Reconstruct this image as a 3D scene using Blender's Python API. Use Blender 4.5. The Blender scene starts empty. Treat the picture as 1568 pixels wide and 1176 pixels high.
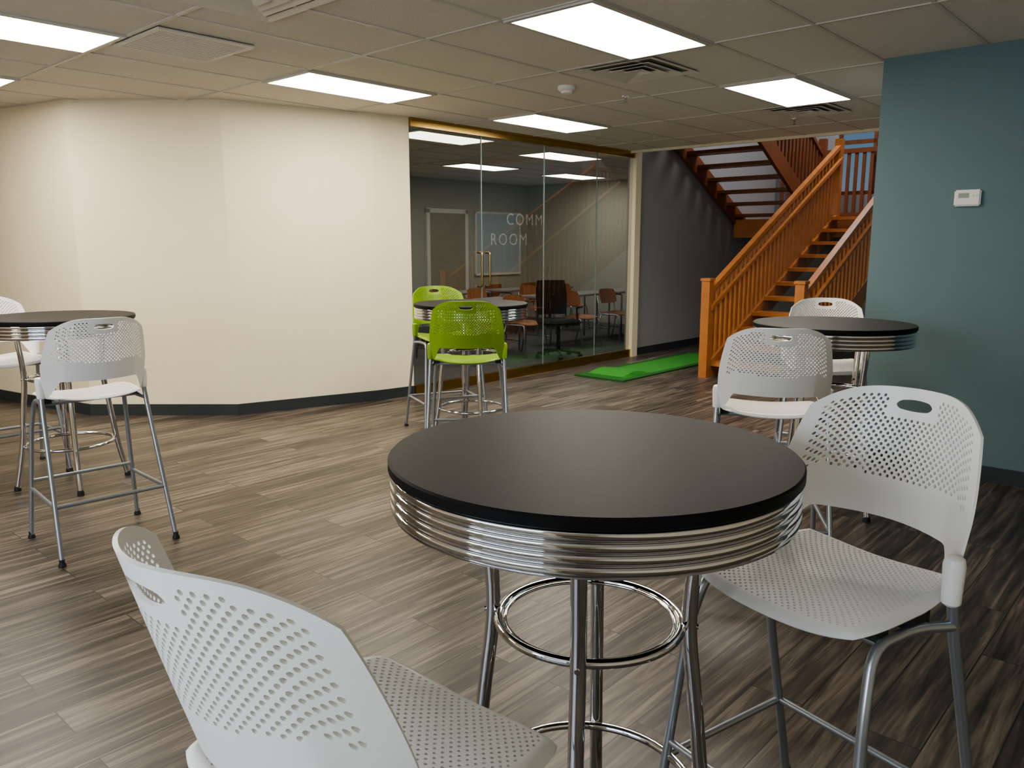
import bpy, bmesh, math
from mathutils import Vector, Matrix
import random
random.seed(4)
A=math.radians(48.0)
E1=Vector((math.cos(A),math.sin(A),0)); E2=Vector((math.sin(A),-math.cos(A),0))
O=Vector((-0.99,7.93,0))
CZ=2.70
def B(p,q,z=0.0):
    v=O+E1*p+E2*q; return Vector((v.x,v.y,z))
col=bpy.context.scene.collection
try:
    bpy.context.scene.view_settings.view_transform='AgX'
    bpy.context.scene.view_settings.look='AgX - Medium High Contrast'
except Exception as ex: print(ex)
# ---------------- materials
def mat(name,color,rough=0.5,metal=0.0,var=0.05,scale=6.0,bump=0.0,bscale=80.0,emis=None,estr=0,spec=0.5,coat=0.0):
    m=bpy.data.materials.new(name); m.use_nodes=True
    nt=m.node_tree; b=nt.nodes['Principled BSDF']
    b.inputs['Roughness'].default_value=rough; b.inputs['Metallic'].default_value=metal
    b.inputs['Specular IOR Level'].default_value=spec
    b.inputs['Coat Weight'].default_value=coat
    tc=nt.nodes.new('ShaderNodeTexCoord'); nz=nt.nodes.new('ShaderNodeTexNoise')
    nz.inputs['Scale'].default_value=scale; nz.inputs['Detail'].default_value=4
    nt.links.new(tc.outputs['Object'],nz.inputs['Vector'])
    mx=nt.nodes.new('ShaderNodeMix'); mx.data_type='RGBA'
    mx.inputs[6].default_value=(*[max(0,c*(1-var)) for c in color],1)
    mx.inputs[7].default_value=(*[min(1,c*(1+var)) for c in color],1)
    nt.links.new(nz.outputs['Fac'],mx.inputs[0]); nt.links.new(mx.outputs[2],b.inputs['Base Color'])
    if bump>0:
        n2=nt.nodes.new('ShaderNodeTexNoise'); n2.inputs['Scale'].default_value=bscale; n2.inputs['Detail'].default_value=3
        nt.links.new(tc.outputs['Object'],n2.inputs['Vector'])
        bp=nt.nodes.new('ShaderNodeBump'); bp.inputs['Strength'].default_value=bump; bp.inputs['Distance'].default_value=0.01
        nt.links.new(n2.outputs['Fac'],bp.inputs['Height']); nt.links.new(bp.outputs['Normal'],b.inputs['Normal'])
    if emis:
        b.inputs['Emission Color'].default_value=(*emis,1); b.inputs['Emission Strength'].default_value=estr
    return m
M={}
M['cream']=mat('cream_wall_paint',(0.84,0.75,0.56),0.75,var=0.02,bump=0.08,bscale=150)
M['teal']=mat('teal_wall_paint',(0.14,0.21,0.23),0.7,var=0.03,bump=0.08,bscale=150)
M['dark']=mat('grey_stair_wall_paint',(0.34,0.34,0.345),0.6,var=0.04,bump=0.05,bscale=150)
M['conf']=mat('conference_wall_paint',(0.46,0.46,0.40),0.75,var=0.03)
M['base']=mat('vinyl_baseboard',(0.035,0.042,0.048),0.45)
M['ceil']=mat('acoustic_tile',(0.72,0.685,0.63),0.9,var=0.06,scale=40,bump=0.4,bscale=120)
M['grid']=mat('ceiling_grid_metal',(0.60,0.57,0.52),0.5)
M['vent']=mat('vent_white_metal',(0.68,0.65,0.60),0.5)
M['black']=mat('duct_cavity',(0.16,0.15,0.14),0.8)
M['light']=mat('troffer_diffuser',(0.9,0.9,0.9),0.5,emis=(1.0,0.92,0.79),estr=25)
M['light2']=mat('troffer_diffuser_dimmed',(0.9,0.9,0.9),0.5,emis=(1.0,0.93,0.82),estr=9)
M['wplastic']=mat('white_moulded_plastic',(0.88,0.87,0.84),0.30,var=0.012,bump=0.03,bscale=300)
M['gplastic']=mat('green_moulded_plastic',(0.25,0.41,0.02),0.38,var=0.03)
M['steel']=mat('silver_painted_steel',(0.40,0.43,0.47),0.30,0.75,var=0.05)
M['chrome']=mat('chrome',(0.68,0.68,0.70),0.05,1.0,var=0.01)
M['laminate']=mat('black_laminate',(0.009,0.009,0.010),0.52,var=0.25,scale=60,bump=0.05,bscale=400,spec=0.18)
M['rubber']=mat('black_rubber',(0.02,0.02,0.022),0.6)
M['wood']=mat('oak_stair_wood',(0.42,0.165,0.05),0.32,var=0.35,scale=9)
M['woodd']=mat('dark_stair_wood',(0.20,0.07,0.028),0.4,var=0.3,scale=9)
M['brass']=mat('brass',(0.45,0.31,0.11),0.25,1.0,var=0.08)
M['turf']=mat('putting_turf',(0.04,0.26,0.03),0.9,var=0.3,scale=60,bump=0.6,bscale=300)
M['turf2']=mat('turf_fringe',(0.02,0.13,0.02),0.95,var=0.4,scale=60,bump=0.9,bscale=250)
M['carpet']=mat('grey_carpet',(0.11,0.11,0.115),0.95,var=0.2,scale=60,bump=0.4)
M['ctable']=mat('conference_laminate',(0.30,0.30,0.31),0.25)
M['brownseat']=mat('tan_moulded_seat',(0.32,0.13,0.06),0.5)
M['white']=mat('white_device_plastic',(0.80,0.79,0.74),0.4)
M['lcd']=mat('lcd_screen',(0.28,0.32,0.26),0.2)
M['board']=mat('whiteboard',(0.48,0.58,0.65),0.15)
M['door']=mat('door_veneer',(0.36,0.33,0.26),0.5,var=0.12)
M['edge']=mat('glass_edge',(0.20,0.25,0.24),0.2)
def tr_mat(name,kind):
    g=bpy.data.materials.new(name); g.use_nodes=True; nt=g.node_tree; nt.nodes.clear()
    out=nt.nodes.new('ShaderNodeOutputMaterial'); ms=nt.nodes.new('ShaderNodeMixShader'); tr=nt.nodes.new('ShaderNodeBsdfTransparent')
    nt.links.new(tr.outputs[0],ms.inputs[1]); nt.links.new(ms.outputs[0],out.inputs[0])
    if kind=='glass':
        gl=nt.nodes.new('ShaderNodeBsdfGlossy'); lw=nt.nodes.new('ShaderNodeLayerWeight'); lw.inputs['Blend'].default_value=0.5
        pw=nt.nodes.new('ShaderNodeMath'); pw.operation='POWER'; pw.inputs[1].default_value=4.0
        sc=nt.nodes.new('ShaderNodeMath'); sc.operation='MULTIPLY_ADD'; sc.inputs[1].default_value=0.8; sc.inputs[2].default_value=0.13
        nt.links.new(lw.outputs['Facing'],pw.inputs[0]); nt.links.new(pw.outputs[0],sc.inputs[0])
        tr.inputs['Color'].default_value=(0.80,0.83,0.81,1); gl.inputs['Roughness'].default_value=0.0; gl.inputs['Color'].default_value=(.9,.9,.9,1)
        nt.links.new(sc.outputs[0],ms.inputs[0]); nt.links.new(gl.outputs[0],ms.inputs[2])
    else:
        d=nt.nodes.new('ShaderNodeBsdfDiffuse'); d.inputs[0].default_value=(.6,.62,.6,1); ms.inputs[0].default_value=.13
        nt.links.new(d.outputs[0],ms.inputs[2])
    return g
M['glass']=tr_mat('clear_glass','glass'); M['letter']=tr_mat('frosted_vinyl','vinyl')
# floor planks
f=bpy.data.materials.new('vinyl_plank_floor'); f.use_nodes=True; nt=f.node_tree; N=nt.nodes; L=nt.links; b=N['Principled BSDF']
tc=N.new('ShaderNodeTexCoord'); mp=N.new('ShaderNodeMapping'); mp.inputs['Rotation'].default_value=(0,0,-A)
L.new(tc.outputs['Object'],mp.inputs['Vector'])
br=N.new('ShaderNodeTexBrick'); br.inputs['Scale'].default_value=1; br.inputs['Brick Width'].default_value=1.22; br.inputs['Row Height'].default_value=0.18
br.inputs['Mortar Size'].default_value=0.0022; br.inputs['Mortar Smooth'].default_value=0.2; br.offset=0.37
br.inputs['Color1'].default_value=(0,0,0,1); br.inputs['Color2'].default_value=(1,1,1,1); br.inputs['Mortar'].default_value=(0.2,0.2,0.2,1)
L.new(mp.outputs[0],br.inputs['Vector'])
add=N.new('ShaderNodeVectorMath'); add.operation='MULTIPLY_ADD'; add.inputs[1].default_value=(7.3,3.1,0)
L.new(br.outputs['Color'],add.inputs[0]); L.new(mp.outputs[0],add.inputs[2])
m2=N.new('ShaderNodeMapping'); m2.inputs['Scale'].default_value=(1.0,18,1); L.new(add.outputs[0],m2.inputs['Vector'])
n1=N.new('ShaderNodeTexNoise'); n1.inputs['Scale'].default_value=1.5; n1.inputs['Detail'].default_value=9; n1.inputs['Roughness'].default_value=0.66; n1.inputs['Distortion'].default_value=0.5
L.new(m2.outputs[0],n1.inputs['Vector'])
ma=N.new('ShaderNodeMath'); ma.operation='MULTIPLY_ADD'; ma.inputs[1].default_value=0.12
L.new(br.outputs['Color'],ma.inputs[0]); L.new(n1.outputs['Fac'],ma.inputs[2])
cr=N.new('ShaderNodeValToRGB'); e=cr.color_ramp.elements
e[0].position=0.42; e[0].color=(0.026,0.021,0.017,1); e[1].position=0.73; e[1].color=(0.210,0.175,0.140,1)
x=e.new(0.56); x.color=(0.075,0.060,0.048,1)
L.new(ma.outputs[0],cr.inputs[0])
mm=N.new('ShaderNodeMix'); mm.data_type='RGBA'; mm.inputs[7].default_value=(0.018,0.015,0.012,1)
L.new(br.outputs['Fac'],mm.inputs[0]); L.new(cr.outputs[0],mm.inputs[6]); L.new(mm.outputs[2],b.inputs['Base Color'])
b.inputs['Roughness'].default_value=0.37
bp=N.new('ShaderNodeBump'); bp.inputs['Strength'].default_value=0.12; bp.inputs['Distance'].default_value=0.004
L.new(n1.outputs['Fac'],bp.inputs['Height']); L.new(bp.outputs[0],b.inputs['Normal'])
M['floor']=f
# ---------------- mesh helpers
def obj(name,me,m=None,parent=None):
    o=bpy.data.objects.new(name,me); col.objects.link(o)
    if m is not None and len(me.materials)==0: me.materials.append(m)
    if parent: o.parent=parent
    return o
def empty(name,loc=(0,0,0),rz=0):
    o=bpy.data.objects.new(name,None); col.objects.link(o); o.location=loc; o.rotation_euler=(0,0,rz); o.empty_display_size=0.1; return o
def fin(bm,name,smooth=False,ang=None):
    bmesh.ops.recalc_face_normals(bm,faces=bm.faces[:])
    me=bpy.data.meshes.new(name); bm.to_mesh(me); bm.free()
    if smooth:
        for p in me.polygons: p.use_smooth=True
        if ang is not None: me.set_sharp_from_angle(angle=math.radians(ang))
    return me
def hexa(bm,v):
    vs=[bm.verts.new(x) for x in v]
    for q in [(0,3,2,1),(4,5,6,7),(0,1,5,4),(1,2,6,5),(2,3,7,6),(3,0,4,7)]: bm.faces.new([vs[i] for i in q])
def bbox(bm,x0,x1,y0,y1,z0,z1):
    hexa(bm,[(x0,y0,z0),(x1,y0,z0),(x1,y1,z0),(x0,y1,z0),(x0,y0,z1),(x1,y0,z1),(x1,y1,z1),(x0,y1,z1)])
def pqbox(bm,p0,p1,q0,q1,z0,z1):
    hexa(bm,[B(p0,q0,z0),B(p1,q0,z0),B(p1,q1,z0),B(p0,q1,z0),B(p0,q0,z1),B(p1,q0,z1),B(p1,q1,z1),B(p0,q1,z1)])
def PQ(name,p0,p1,q0,q1,z0,z1,m,parent=None):
    bm=bmesh.new(); pqbox(bm,p0,p1,q0,q1,z0,z1); return obj(name,fin(bm,name),m,parent)
def wallseg(name,a,b_,z0,z1,th,m,ext=0.0):
    a=Vector((*a,0)); b_=Vector((*b_,0)); d=(b_-a).normalized(); n=Vector((-d.y,d.x,0))*th
    a=a-d*ext; b_=b_+d*ext
    bm=bmesh.new(); hexa(bm,[Vector((v.x,v.y,z)) for z in (z0,z1) for v in (a,b_,b_+n,a+n)])
    return obj(name,fin(bm,name),m)
def fillet(pts,r,n=6):
    pts=[Vector(p) for p in pts]; o=[pts[0]]
    for i in range(1,len(pts)-1):
        a,b_,c=pts[i-1],pts[i],pts[i+1]; r1=min(r,(a-b_).length*.45,(c-b_).length*.45)
        s=b_+(a-b_).normalized()*r1; e_=b_+(c-b_).normalized()*r1
        for k in range(n+1):
            t=k/n; o.append(s*(1-t)**2+b_*2*t*(1-t)+e_*t*t)
    o.append(pts[-1]); return o
def tube(bm,pts,r,n=12,closed=False):
    pts=[Vector(p) for p in pts]; m=len(pts); rings=[]; up=None
    for i in range(m):
        if closed: d=(pts[(i+1)%m]-pts[i-1]).normalized()
        else: d=(pts[min(i+1,m-1)]-pts[max(i-1,0)]).normalized()
        if up is None:
            up=Vector((0,0,1)) if abs(d.z)<.9 else Vector((1,0,0))
        up=(up-d*up.dot(d)).normalized(); s=d.cross(up)
        rings.append([bm.verts.new(pts[i]+(up*math.cos(2*math.pi*k/n)+s*math.sin(2*math.pi*k/n))*r) for k in range(n)])
    for i in range(m if closed else m-1):
        a=rings[i]; b_=rings[(i+1)%m]
        for k in range(n): bm.faces.new([a[k],a[(k+1)%n],b_[(k+1)%n],b_[k]])
    if not closed: bm.faces.new(rings[0]); bm.faces.new(rings[-1][::-1])
def circ(r,z,n=64,cx=0,cy=0): return [(cx+r*math.cos(2*math.pi*k/n),cy+r*math.sin(2*math.pi*k/n),z) for k in range(n)]
def lathe(bm,prof,n=96,cx=0,cy=0,cap=True):
    rings=[[bm.verts.new((cx+r*math.cos(2*math.pi*k/n),cy+r*math.sin(2*math.pi*k/n),z)) for k in range(n)] for r,z in prof]
    for a,b_ in zip(rings,rings[1:]):
        for k in range(n): bm.faces.new([a[k],a[(k+1)%n],b_[(k+1)%n],b_[k]])
    if cap: bm.faces.new(rings[0]); bm.faces.new(rings[-1][::-1])
def sstep(x):
    x=max(0,min(1,x)); return x*x*(3-2*x)
# perforated shell
def perf(name,Nc,R,S,hole,slot=None,thick=0.006,frac=0.4):
    bm=bmesh.new(); cache={}
    def dom(k,r):
        if slot:
            k0,k1,r0,r1=slot; kc=(k0+k1)/2; rc=(r0+r1)/2; a=(k1-k0)/2; b_=(r1-r0)/2
            x=(k-kc)/a; y=(r-rc)/b_
            mx=max(abs(x),abs(y))
            if mx<=1.0001 and mx>0:
                h=math.hypot(x,y); fct=mx/h; fct=1-(1-fct)*0.8; k=kc+x*fct*a; r=rc+y*fct*b_
        return (-1+k/Nc, -1+2*r/R)
    def V(k,r,key=None):
        key=key or (round(k*2),round(r*2))
        if key not in cache:
            cache[key]=bm.verts.new(S(*dom(k,r)))
        return cache[key]
    cell=[0]
    def full(r,k):
        ps=[(k,r),(k+1,r),(k+2,r),(k+2,r+.5),(k+2,r+1),(k+1,r+1),(k,r+1),(k,r+.5)]
        o=[V(*p) for p in ps]; s,t=dom(k+1,r+.5)
        near=False
        if slot: near = (slot[0]-3<k+1<slot[1]+3) and (slot[2]-2.2<r+.5<slot[3]+2.2)
        if hole(s,t) and not near:
            cell[0]+=1; inn=[]
            for j in range(8):
                a=math.radians(225+45*j); inn.append(V(k+1+frac*math.cos(a),r+.5+frac*math.sin(a),key=('c',cell[0],j)))
            for j in range(8): bm.faces.new([o[j],o[(j+1)%8],inn[(j+1)%8],inn[j]])
        else:
            c=V(k+1,r+.5,key=('m',k,r))
            for j in range(8): bm.faces.new([o[j],o[(j+1)%8],c])
    def half(r,k):
        bm.faces.new([V(*p) for p in [(k,r),(k+1,r),(k+1,r+.5),(k+1,r+1),(k,r+1),(k,r+.5)]])
    def row(r,ka,kb):
        k=ka
        if (k+r)%2: half(r,k); k+=1
        while k+2<=kb: full(r,k); k+=2
        if k<kb: half(r,k)
    for r in range(R):
        if slot and slot[2]<=r<slot[3]: row(r,0,slot[0]); row(r,slot[1],2*Nc)
        else: row(r,0,2*Nc)
    bmesh.ops.recalc_face_normals(bm,faces=bm.faces[:])
    bmesh.ops.solidify(bm,geom=bm.faces[:],thickness=thick)
    me=fin(bm,name,True,50); return me
def Sback(s,t):
    a=abs(s); tt=(t+1)/2
    z=.862+(1.164-.862)*tt-.058*a**4.5*tt**2.5-.082*sstep((a-.70)/.22)*(1-tt)**2
    w=.234-.044*max(0,(z-.93)/.235)**1.6
    y=-.185-.115*((z-.78)/.385)+.105*abs(s)**1.9+.03*max(0,(a-.66)/.34)*(1-tt)
    return Vector((s*w,y,z))
def Sseat(s,t):
    W=.228-.02*max(0,-t); x=s*W*(1-.13*t**4); y=.02+t*.215*(1-.11*s**4)
    z=.778+.012*s*s-.016*max(0,t)**3+.008*max(0,-t)**2
    ed=max(abs(s),abs(t)); z-=.014*max(0,(ed-.88)/.12)**2
    z-=.006*(1-s*s)
    return Vector((x,y,z))
me_back=perf('chair_back',28,34,Sback,lambda s,t:abs(s)<.88 and -.40+.15*s*s<t<.88-.08*s*s,slot=(22,34,28,31),thick=.006,frac=.45)
me_seat=perf('chair_seat',27,50,Sseat,lambda s,t:abs(s)<.86 and abs(t)<.88,thick=.006,frac=.38)
def sleeve():
    bm=bmesh.new()
    for sx in (-1,1):
        lathe(bm,[(.014,.775),(.019,.78),(.022,.86),(.019,.875),(.012,.88)],20,sx*.236,-.062)
    return fin(bm,'sleeves',True,40)
me_sleeve=sleeve()
def frame():
    bm=bmesh.new()
    for sx in (-1,1):
        tube(bm,[(sx*.236,-.062,.80),(sx*.240,-.080,.70),(sx*.268,-.262,.012)],.0115)
        tube(bm,fillet([(sx*.240,-.08,.725),(sx*.215,.02,.738),(sx*.212,.165,.738),(sx*.228,.205,.60),(sx*.265,.268,.012)],.05),.0115)
    def leg(sx,fy,z):
        if fy<0:
            k=(.70-z)/.688; return Vector((sx*(.24+.028*k),-.08-.182*k,z))
        k=(.60-z)/.588; return Vector((sx*(.228+.037*k),.205+.063*k,z))
    z=.27
    for a,b_ in [((-1,-1),(1,-1)),((-1,1),(1,1)),((-1,-1),(-1,1)),((1,-1),(1,1))]:
        zz=z+.04 if a[1]==1 and b_[1]==1 else z
        tube(bm,[leg(*a,zz),leg(*b_,zz)],.0095)
    tube(bm,[(-.222,.0,.738),(.222,.0,.738)],.010)
    tube(bm,[(-.212,.14,.738),(.212,.14,.738)],.010)
    return fin(bm,'frame',True,50)
me_frame=frame()
def gl_():
    bm=bmesh.new()
    for sx in (-1,1):
        for x,y in ((.268,-.262),(.265,.268)):
            lathe(bm,[(.018,0),(.018,.008),(.012,.02),(.0125,.035)],16,sx*x,y)
        bbox(bm,sx*.20-.018,sx*.20+.018,-.02,.05,.740,.768)
        bbox(bm,sx*.19-.018,sx*.19+.018,.11,.15,.740,.758)
    return fin(bm,'glides',True,40)
me_gl=gl_()
me_backg=me_back.copy(); me_seatg=me_seat.copy(); me_sleeveg=me_sleeve.copy()
for m_ in (me_back,me_seat,me_sleeve): m_.materials.append(M['wplastic'])
for m_ in (me_backg,me_seatg,me_sleeveg): m_.materials.append(M['gplastic'])
me_frame.materials.append(M['steel']); me_gl.materials.append(M['rubber'])
def stool(x,y,fx,fy,green=False):
    e_=empty('bar_stool',(x,y,0),math.atan2(-fx,fy))
    for n,m_ in (('back',me_backg if green else me_back),('seat',me_seatg if green else me_seat),('back_sleeves',me_sleeveg if green else me_sleeve),('leg_frame',me_frame),('glides',me_gl)):
        obj(n,m_,parent=e_)
# tables
TR=.430
bm=bmesh.new(); lathe(bm,[(.05,1.045),(TR-.004,1.045),(TR,1.049),(TR,1.066),(TR-.004,1.07),(.3,1.0702)],128); me_top=fin(bm,'top',True,30); me_top.materials.append(M['laminate'])
bm=bmesh.new()
prof=[(TR-.03,.962),(TR-.006,.962)]
nr=4; h0=.964; h1=1.046; st=(h1-h0)/nr
for i in range(nr):
    for k in range(11):
        t=k/10; z=h0+st*(i+t); prof.append((TR-.012+.009*(1-abs(2*t-1)**4),z))
prof+=[(TR-.006,1.047)]
lathe(bm,prof,128,cap=False); me_band=fin(bm,'chrome_band',True,50); me_band.materials.append(M['chrome'])
bm=bmesh.new(); lathe(bm,[(TR-.02,.98),(TR-.02,1.044),(.1,1.044)],64); lathe(bm,[(.27,1.03),(.27,1.042),(.1,1.043)],48); me_under=fin(bm,'underside',True,40); me_under.materials.append(M['rubber'])
bm=bmesh.new()
for k in range(4):
    a=math.radians(90*k); c,s=math.cos(a),math.sin(a)
    P=[(.235,1.03),(.232,.93),(.212,.70),(.235,.52),(.262,.26),(.31,.02)]
    tube(bm,fillet([(r*c,r*s,z) for r,z in P],.12),.0165,16)
tube(bm,circ(.200,.69),.0105,12,True); tube(bm,circ(.185,.69),.004,8,True)
tube(bm,circ(.245,.27),.0105,12,True)
for k in range(4):
    a=math.radians(90*k); c,s=math.cos(a),math.sin(a)
    tube(bm,[(.19*c,.19*s,.69),(.236*c,.236*s,.69)],.006,8)
me_tl=fin(bm,'leg_frame',True,50); me_tl.materials.append(M['chrome'])
bm=bmesh.new()
for k in range(4):
    a=math.radians(90*k); lathe(bm,[(.02,0),(.02,.012),(.016,.03)],16,.312*math.cos(a),.312*math.sin(a))
me_tg=fin(bm,'glides',True,40); me_tg.materials.append(M['rubber'])
def table(x,y,rz=0):
    e_=empty('bar_table',(x,y,0),rz)
    for n,m_ in (('table_top',me_top),('chrome_band',me_band),('underside',me_under),('leg_frame',me_tl),('glides',me_tg)): obj(n,m_,parent=e_)
table(.170,1.645,math.radians(-11)); table(1.80,4.46,.5); table(-.31,6.02,.3); table(-2.80,4.92,.6)
stool(-.22,1.05,.65,.76)
stool(.715,1.69,-.83,-.55)
stool(1.17,3.54,.22,.975)
stool(1.94,4.89,-.3,-.95)
stool(-2.12,3.94,-.7,.71)
stool(-3.32,5.12,.75,-.66)
stool(-.29,5.15,-.03,1,True)
stool(-.54,6.42,.40,-.92,True)
# ---------------- shell
PQ('floor',-8.2,8.5,-6.2,8.2,-.1,0,M['floor'])
PQ('floor_carpet',0,7.5,-5,-.02,0,.008,M['carpet'])
PQ('ceiling',-8.2,3.75,-6.2,8.2,CZ,CZ+.12,M['ceil'])
PQ('ceiling_conference',3.75,7.6,-5.1,-.15,CZ,CZ+.12,M['ceil'])
PQ('ceiling_stairwell',3.6,8.5,-.2,4.4,5.2,5.3,M['ceil'])
PQ('wall_stairwell_front',3.60,3.75,-.15,4.3,CZ+.12,5.2,M['dark'])
PQ('wall_stair',3.97,8.5,-.15,0,0,5.2,M['dark'])
PQ('wall_stair_upper',3.6,3.97,-.15,0,CZ+.12,5.2,M['dark'])
PQ('wall_far_low',8.3,8.45,0,4.2,0,2.3,M['dark']); PQ('wall_far_top',8.3,8.45,0,4.2,4.0,5.2,M['dark'])
PQ('wall_far_left',8.3,8.45,0,1.0,2.3,4.0,M['dark']); PQ('wall_far_right',8.3,8.45,3.2,4.2,2.3,4.0,M['dark'])
bm=bmesh.new()
for q in (1.0,1.55,2.1,2.65,3.15): pqbox(bm,8.31,8.37,q,q+.05,2.3,4.0)
for z in (2.3,3.1,3.94): pqbox(bm,8.31,8.37,1.0,3.2,z,z+.06)
obj('window_1',fin(bm,'w'),M['woodd'])
WP,WQ=.49,4.17
PQ('wall_right_return',WP+.15,8.3,WQ+.04,WQ+.19,0,5.2,M['teal'])
PQ('wall_right',WP,WP+.15,WQ,8.2,0,CZ,M['teal'])
PQ('baseboard_right',WP-.012,WP,WQ-.01,8,0,.10,M['base'])
PQ('wall_side',-8.2,WP,8,8.2,0,CZ,M['cream'])
PQ('wall_rear',-8.2,-8,-6.2,8.2,0,CZ,M['cream'])
PQ('wall_left',-8,-3.2,-6.2,-6,0,CZ,M['cream'])
pts=[(-7.6,9.3),(-4.6,7.45),(-3.76,6.98),(-2.45,6.98),(-1.30,7.68),(-.99,7.93)]
for i in range(len(pts)-1):
    wallseg('wall_facet_%d'%(i+1),pts[i],pts[i+1],0,CZ,.12,M['cream'])
    a=Vector(pts[i]);c=Vector(pts[i+1]);d=(c-a).normalized();n=Vector((d.y,-d.x))*.012
    wallseg('baseboard_facet_%d'%(i+1),tuple(a+n),tuple(c+n),0,.10,.012,M['base'],.003)
PQ('wall_conference_left',-.12,0,-5,-.02,0,CZ,M['conf'])
PQ('wall_conference_back',-.15,7.6,-5.15,-5,0,CZ,M['conf'])
PQ('wall_conference_far',7.5,7.65,-5,-.15,0,CZ,M['conf'])
PQ('baseboard_stair',3.97,8.3,0,.012,0,.10,M['base'])
# storefront glazing
js=[0,.99,2.03,3.06,3.86]
gw=empty('glass_partition')
for i in range(4):
    bm=bmesh.new(); p0_,p1_=js[i]+.004,js[i+1]-.004
    bm.faces.new([bm.verts.new(v) for v in (B(p0_,0,.10),B(p1_,0,.10),B(p1_,0,2.62),B(p0_,0,2.62))])
    obj('pane_%d'%(i+1),fin(bm,'pane'),M['glass'],gw)
for i in (1,2,3): PQ('joint_%d'%i,js[i]-.004,js[i]+.004,-.007,.007,.10,2.62,M['edge'],gw)
PQ('bottom_rail',0,3.86,-.03,.03,0,.10,M['brass'],gw)
PQ('top_rail',0,3.86,-.03,.03,2.62,2.675,M['brass'],gw)
PQ('header',0,3.9,-.04,.04,2.675,2.70,M['brass'],gw)
bm=bmesh.new(); tube(bm,fillet([B(.93,.0,1.42),B(.93,.07,1.42),B(.93,.07,1.06),B(.93,.0,1.06)],.03),.011)
tube(bm,fillet([B(1.05,.0,1.42),B(1.05,.07,1.42),B(1.05,.07,1.06),B(1.05,.0,1.06)],.03),.011)
obj('pull_handles',fin(bm,'h',True),M['brass'],gw)
PQ('trim_1',3.86,3.99,-.05,.05,0,2.70,M['cream'])
def text(s,p,z,size):
    c=bpy.data.curves.new('t','FONT'); c.body=s; c.size=size; c.space_character=1.25
    o=bpy.data.objects.new('tmp',c); col.objects.link(o)
    o.location=B(p,.006,z); o.rotation_euler=(math.pi/2,0,A)
    bpy.context.view_layer.update()
    me=bpy.data.meshes.new_from_object(o.evaluated_get(bpy.context.evaluated_depsgraph_get())); mw=o.matrix_world.copy()
    bpy.data.objects.remove(o); me.transform(mw); me.materials.clear()
    obj('lettering',me,M['letter'],gw)
text('COMM',1.38,1.72,.18); text('ROOM',1.12,1.50,.18)
# ceiling grid
bm=bmesh.new(); P0=-1.25-.61; Q0=.8-.305
for k in range(-6,6):
    p=P0+1.22*k
    if -8<p<3.75: pqbox(bm,p-.012,p+.012,-6,8,CZ-.006,CZ)
for k in range(-11,14):
    q=Q0+.61*k
    if -6<q<8: pqbox(bm,-8,3.75 if q>0 else 7.5,q-.012,q+.012,CZ-.005,CZ)
obj('trim_ceiling_grid',fin(bm,'cg'),M['grid'])
PQ('trim_stairwell_edge',3.74,3.77,0,4.15,CZ-.03,CZ+.12,M['cream'])
def troffer(p,q,m='light'):
    e_=empty('ceiling_light_panel',B(p,q,CZ),A)
    bm=bmesh.new(); bbox(bm,-.575,.575,-.27,.27,-.012,-.006); obj('diffuser',fin(bm,'d'),M[m],e_)
    bm=bmesh.new()
    bbox(bm,-.605,.605,-.30,-.27,-.016,-.0005); bbox(bm,-.605,.605,.27,.30,-.016,-.0005); bbox(bm,-.605,-.575,-.27,.27,-.016,-.0005); bbox(bm,.575,.605,-.27,.27,-.016,-.0005)
    obj('frame',fin(bm,'d'),M['grid'],e_)
for p,q in [(-1.25,3.24),(-1.25,.8),(1.19,.8),(1.19,3.24),(-3.69,.8),(-3.69,-1.03),(-6.13,.8)]: troffer(p,q)
for p,q in [(1.19,-2.86),(3.63,-1.03),(3.95,-2.86),(6.3,-2.86)]: troffer(p,q,'light2')
def diffuser(p,q):
    e_=empty('ceiling_air_diffuser',B(p,q,CZ),A)
    bm=bmesh.new(); bbox(bm,-.25,.25,-.25,.25,-.004,-.001); obj('cavity',fin(bm,'c'),M['black'],e_)
    bm=bmesh.new()
    for i,h in enumerate((.30,.215,.145,.075)):
        a=h; i_=h-(.058 if i else .05); zt=-.005; zb=-.014-.003*i
        for k in range(4):
            R=Matrix.Rotation(math.pi/2*k,3,'Z')
            v=[Vector((-a,-a,zb)),Vector((a,-a,zb)),Vector((i_,-i_,zt)),Vector((-i_,-i_,zt))]
            v2=[x+Vector((0,0,.003)) for x in v]
            hexa(bm,[R@x for x in v+v2])
    obj('louvres',fin(bm,'l'),M['vent'],e_)
diffuser(-.31,2.80); diffuser(2.13,3.0); diffuser(-3.0,2.30)
e_=empty('return_air_grille',B(-2.76,1.15,CZ-.007),A)
bm=bmesh.new()
for i in range(15): 
    y=-.26+.037*i; hexa(bm,[Vector((x_,y+dy,z_)) for z_ in (-.010,-.007) for x_,dy in ((-.27,0),(.27,0),(.27,.024),(-.27,.024))])
bbox(bm,-.3,.3,-.3,-.27,-.011,-.001);bbox(bm,-.3,.3,.27,.3,-.011,-.001);bbox(bm,-.3,-.27,-.27,.27,-.011,-.001);bbox(bm,.27,.3,-.27,.27,-.011,-.001)
obj('louvres',fin(bm,'l'),M['vent'],e_)
bm=bmesh.new(); bbox(bm,-.27,.27,-.27,.27,-.004,-.001); obj('cavity',fin(bm,'c'),M['black'],e_)
bm=bmesh.new(); lathe(bm,[(.07,-.0),(.07,-.02),(.055,-.035),(.045,-.036),(.04,-.052),(.01,-.054)],32)
o=obj('smoke_detector',fin(bm,'s',True,40),M['white']); o.location=(.42,6.42,CZ-.001)
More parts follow.
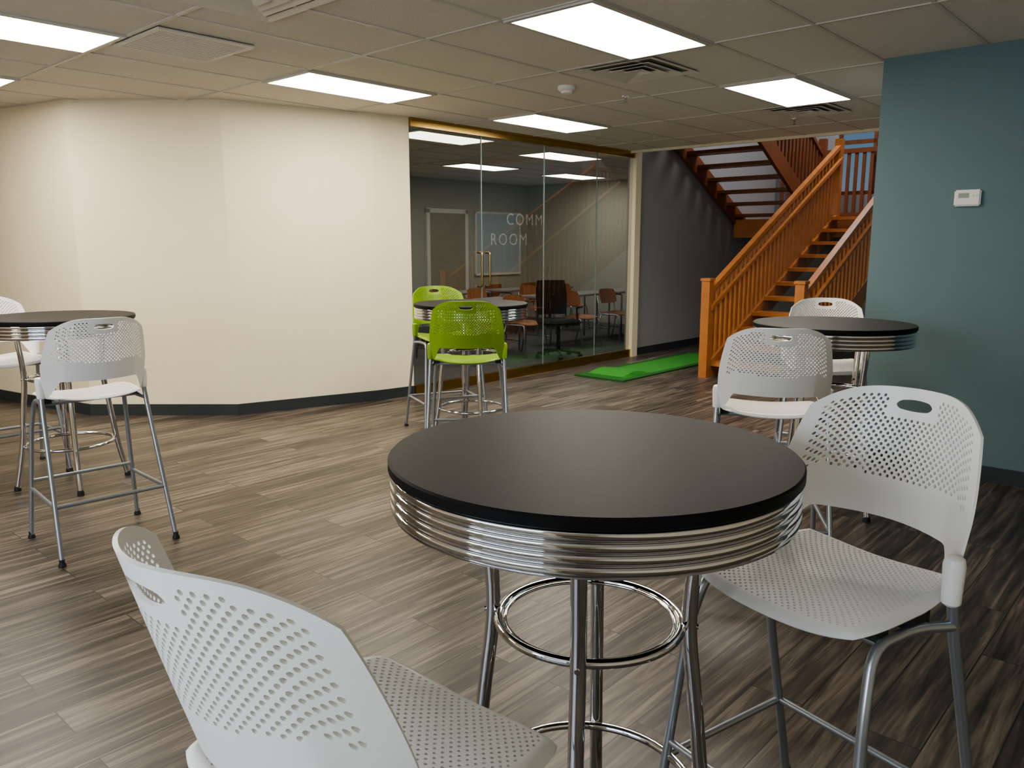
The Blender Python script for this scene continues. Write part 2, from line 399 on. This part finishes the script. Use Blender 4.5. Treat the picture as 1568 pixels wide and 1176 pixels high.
def sprink(x,y):
    bm=bmesh.new(); lathe(bm,[(.035,0),(.033,-.008),(.012,-.009),(.012,-.03),(.006,-.031),(.006,-.05),(.022,-.051),(.022,-.054)],20)
    o=obj('fire_sprinkler',fin(bm,'s',True,40),M['chrome']); o.location=(x,y,CZ-.001)
sprink(.93,6.82); sprink(2.72,8.0)
# thermostat
th=empty('thermostat',B(WP,WQ+.57,1.79),A)
bm=bmesh.new(); bbox(bm,-.026,0,-.075,.075,-.05,.05); bmesh.ops.bevel(bm,geom=bm.edges[:],offset=.008,segments=3,affect='EDGES'); obj('housing',fin(bm,'t',True,40),M['white'],th)
bm=bmesh.new(); bbox(bm,-.0275,-.025,-.01,.05,.0,.03); obj('display',fin(bm,'t'),M['lcd'],th)
bm=bmesh.new()
for y in (-.055,-.035): bbox(bm,-.029,-.025,y-.006,y+.006,.008,.02)
obj('buttons',fin(bm,'t'),M['vent'],th)
# putting mat
pg=empty('putting_green_mat')
bm=bmesh.new(); pqbox(bm,2.05,4.7,.46,1.14,0,.02); obj('fringe',fin(bm,'f'),M['turf2'],pg)
bm=bmesh.new()
n=24
for i in range(n):
    p0=2.18+2.42*i/n; p1=2.18+2.42*(i+1)/n
    hz=lambda p:.022+.05*math.exp(-((p-2.45)/.22)**2)
    hexa(bm,[B(p0,.54,.02),B(p1,.54,.02),B(p1,1.06,.02),B(p0,1.06,.02),B(p0,.56,hz(p0)),B(p1,.56,hz(p1)),B(p1,1.04,hz(p1)),B(p0,1.04,hz(p0))])
obj('putting_surface',fin(bm,'f'),M['turf'],pg)
# ---------------- staircase
st_=empty('wooden_staircase')
def slope(bm,pA,zA,pB,zB,q0,q1,h):
    hexa(bm,[B(pA,q0,zA-h),B(pB,q0,zB-h),B(pB,q1,zB-h),B(pA,q1,zA-h),B(pA,q0,zA),B(pB,q0,zB),B(pB,q1,zB),B(pA,q1,zA)])
p0=3.0; run=.33; rise=.172; nt_=11; sl=rise/run
qa,qb=1.62,2.72
bm=bmesh.new()
for i in range(1,nt_+1):
    pqbox(bm,p0+.05+(i-1)*run,p0+.05+(i-1)*run+.30,qa+.04,qb-.04,i*rise-.045,i*rise)
pe=p0+.05+nt_*run; ze=(nt_)*rise
pqbox(bm,pe,8.25,.05,qb,ze-.05,ze+.0)
obj('treads_lower',fin(bm,'t'),M['wood'],st_)
bm=bmesh.new()
for q in (qa,qb-.045): slope(bm,p0-.0,.16,pe,ze+.05,q,q+.045,.26)
pqbox(bm,pe,pe+.05,.05,qb,ze-.28,ze-.05)
obj('stringers_lower',fin(bm,'t'),M['wood'],st_)
bm=bmesh.new()
def zl(p): return .02+sl*(p-p0)
def rails(q,pA,pB,zf,H_=.93,sp=.115,lo=-.02):
    slope(bm,pA,zf(pA)+H_+.05,pB,zf(pB)+H_+.05,q-.035,q+.035,.06)
    slope(bm,pA,zf(pA)+H_-.13,pB,zf(pB)+H_-.13,q+.03,q+.07,.05)
    n=int((pB-pA)/sp)
    for i in range(1,n):
        p=pA+sp*i
        pqbox(bm,p-.024,p+.024,q-.014,q+.014,zf(p)+lo,zf(p)+H_)
rails(qa+.0,p0,pe,zl); rails(qb-.02,p0,pe,zl)
for q in (qa,qb-.02):
    pqbox(bm,p0-.06,p0+.04,q-.05,q+.05,0,1.10); pqbox(bm,p0-.07,p0+.05,q-.06,q+.06,1.10,1.13)
    pqbox(bm,pe-.04,pe+.06,q-.05,q+.05,ze-.2,ze+1.1)
for i in range(1,12):
    p=pe+.12*i
    if p<8.2: pqbox(bm,p-.02,p+.02,qb-.03,qb,ze,ze+.95)
pqbox(bm,pe,8.25,qb-.05,qb+.01,ze+.93,ze+.98)
obj('railings_lower',fin(bm,'t'),M['wood'],st_)
bm=bmesh.new()
for i in range(22): pqbox(bm,8.16,8.19,.15+.12*i-.025,.15+.12*i+.025,ze,ze+1.05)
pqbox(bm,8.14,8.21,.05,2.72,ze+1.05,ze+1.12); pqbox(bm,8.14,8.21,.05,2.72,ze+.05,ze+.12)
obj('railing_landing',fin(bm,'t'),M['woodd'],st_)
pu=6.95; su=.53
def zu(p): return ze-.06+su*(pu-p)
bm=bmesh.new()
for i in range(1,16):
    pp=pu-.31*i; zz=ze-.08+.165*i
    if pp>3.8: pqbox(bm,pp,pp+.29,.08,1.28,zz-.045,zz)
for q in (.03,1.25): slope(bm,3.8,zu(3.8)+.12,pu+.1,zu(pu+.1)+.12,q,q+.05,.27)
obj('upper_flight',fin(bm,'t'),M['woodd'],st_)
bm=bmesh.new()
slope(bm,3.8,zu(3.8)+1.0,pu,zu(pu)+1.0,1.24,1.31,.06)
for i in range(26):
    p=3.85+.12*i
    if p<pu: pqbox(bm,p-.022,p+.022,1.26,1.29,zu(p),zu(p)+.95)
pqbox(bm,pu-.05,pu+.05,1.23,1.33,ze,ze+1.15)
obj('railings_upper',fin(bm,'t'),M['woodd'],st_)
# ---------------- conference room contents
def conf_chair_meshes():
    bm=bmesh.new()
    def surf(S,nu,nv,th):
        g_=[[bm.verts.new(S(-1+2*i/nu,-1+2*j/nv)) for j in range(nv+1)] for i in range(nu+1)]
        fs=[bm.faces.new([g_[i][j],g_[i+1][j],g_[i+1][j+1],g_[i][j+1]]) for i in range(nu) for j in range(nv)]
        bmesh.ops.recalc_face_normals(bm,faces=fs); bmesh.ops.solidify(bm,geom=fs,thickness=th)
    surf(lambda s,t:Vector((s*.22*(1-.1*t*t),t*.21*(1-.1*s*s),.45+.015*s*s-.02*max(0,t)**2)),10,10,.012)
    surf(lambda s,t:Vector((s*.22*(1-.08*t*t),-.24+.06*s*s-.03*t,.70+t*.11*(1-.15*s**4))),10,6,.012)
    a=fin(bm,'shell',True,50); a.materials.append(M['brownseat'])
    bm=bmesh.new()
    for sx in (-1,1):
        tube(bm,fillet([(sx*.24,.24,0),(sx*.21,.18,.43),(sx*.21,-.18,.43),(sx*.21,-.22,.72)],.04),.011,8)
        tube(bm,[(sx*.21,-.14,.43),(sx*.24,-.26,0)],.011,8)
    b_=fin(bm,'legs',True); b_.materials.append(M['steel']); return a,b_
ca,cb=conf_chair_meshes()
def cchair(p,q,rz):
    e_=empty('stacking_chair',B(p,q,.008),A+rz); obj('shell',ca,parent=e_); obj('legs',cb,parent=e_)
bm=bmesh.new(); bbox(bm,-.9,.9,-.3,.3,.71,.74); bmesh.ops.bevel(bm,geom=bm.edges[:],offset=.006,segments=2,affect='EDGES'); t1=fin(bm,'tt'); t1.materials.append(M['ctable'])
bm=bmesh.new()
for sx in (-1,1):
    tube(bm,fillet([(sx*.75,-.25,0),(sx*.75,-.25,.69),(sx*.75,.25,.69),(sx*.75,.25,0)],.04),.014,8)
    tube(bm,[(sx*.75,-.25,.15),(sx*.75,.25,.15)],.012,8)
t2=fin(bm,'tl',True); t2.materials.append(M['steel'])
for p,q in [(2.5,-1.7),(4.7,-1.7),(6.55,-1.7),(3.4,-3.3),(5.6,-3.3)]:
    e_=empty('training_table',B(p,q,.008),A); obj('table_top',t1,parent=e_); obj('legs',t2,parent=e_)
    for dp in (-.5,.45):
        cchair(p+dp,q+.60,math.pi)
        if q<-2: cchair(p+dp,q-.60,0)
tk=empty('mesh_task_chair',B(3.1,-.62,.008),A+math.pi*.85)
bm=bmesh.new()
for k in range(5):
    a=2*math.pi*k/5; tube(bm,[(.03*math.cos(a),.03*math.sin(a),.10),(.30*math.cos(a),.30*math.sin(a),.07)],.018,8)
    lathe(bm,[(.02,0),(.03,.01),(.03,.05),(.02,.06)],12,.30*math.cos(a),.30*math.sin(a))
tube(bm,[(0,0,.08),(0,0,.44)],.025,10)
for sx in (-1,1): tube(bm,fillet([(sx*.2,-.02,.44),(sx*.29,-.02,.46),(sx*.29,-.05,.66),(sx*.27,.15,.68)],.04),.015,8)
tube(bm,fillet([(0,-.15,.42),(0,-.30,.48),(0,-.28,.75)],.05),.02,8)
obj('base',fin(bm,'b',True),M['rubber'],tk)
bm=bmesh.new(); bbox(bm,-.25,.25,-.22,.24,.44,.52); bmesh.ops.bevel(bm,geom=bm.edges[:],offset=.035,segments=4,affect='EDGES'); obj('seat',fin(bm,'b',True),M['rubber'],tk)
bm=bmesh.new(); g_=[[bm.verts.new((-.23*(1-.12*(j/5-1)**2)+.46*(1-.12*(j/5-1)**2)*i/10,-.27+.05*(i/5-1)**2-.05*(j/10),.56+.46*j/10)) for j in range(11)] for i in range(11)]
fs=[bm.faces.new([g_[i][j],g_[i+1][j],g_[i+1][j+1],g_[i][j+1]]) for i in range(10) for j in range(10)]
bmesh.ops.solidify(bm,geom=fs,thickness=.02); obj('back',fin(bm,'b',True,40),M['rubber'],tk)
PQ('door_1',4.75,5.65,-4.99,-4.96,0.01,2.08,M['door'])
bm=bmesh.new(); pqbox(bm,4.67,4.75,-5,-4.95,0.01,2.15);pqbox(bm,5.65,5.73,-5,-4.95,0.01,2.15);pqbox(bm,4.67,5.73,-5,-4.95,2.08,2.16); obj('trim_door_1',fin(bm,'d'),M['white'])
wb=empty('whiteboard'); PQ('board',5.98,7.22,-4.99,-4.975,.95,2.1,M['board'],wb)
bm=bmesh.new(); pqbox(bm,5.94,5.98,-5,-4.965,.91,2.14);pqbox(bm,7.22,7.26,-5,-4.965,.91,2.14);pqbox(bm,5.94,7.26,-5,-4.965,2.1,2.14);pqbox(bm,5.94,7.26,-5,-4.95,.91,.95); obj('frame',fin(bm,'d'),M['white'],wb)
# ---------------- lights
def area(name,loc,tgt,sx,sy,power,colr):
    l=bpy.data.lights.new(name,'AREA'); l.shape='RECTANGLE'; l.size=sx; l.size_y=sy; l.energy=power; l.color=colr
    o=bpy.data.objects.new(name,l); col.objects.link(o); o.location=loc
    o.rotation_euler=(Vector(tgt)-Vector(loc)).to_track_quat('-Z','Y').to_euler(); return o
area('daylight_window_rear',B(-7.9,4.5,1.6),B(0,4.0,1.0),3.0,1.6,125,(.74,.86,1.0))
area('stairwell_skylight',B(6.0,2.4,5.1),B(6.0,2.4,0),2.0,2.0,120,(.95,.96,1.0))
w=bpy.data.worlds.new('World'); bpy.context.scene.world=w; w.use_nodes=True
bg=w.node_tree.nodes['Background']; sky=w.node_tree.nodes.new('ShaderNodeTexSky'); sky.sky_type='HOSEK_WILKIE'; sky.sun_direction=(0.3,-.5,.6)
w.node_tree.links.new(sky.outputs[0],bg.inputs[0]); bg.inputs[1].default_value=1.0
# ---------------- camera
cd=bpy.data.cameras.new('Camera'); cam=bpy.data.objects.new('Camera',cd); col.objects.link(cam)
cd.sensor_width=36; cd.sensor_fit='HORIZONTAL'; cd.lens=36*1220/1568; cd.clip_start=.05
cam.location=(0,0,1.5); cam.rotation_euler=(math.radians(90-9.9),0,0)
bpy.context.scene.camera=cam
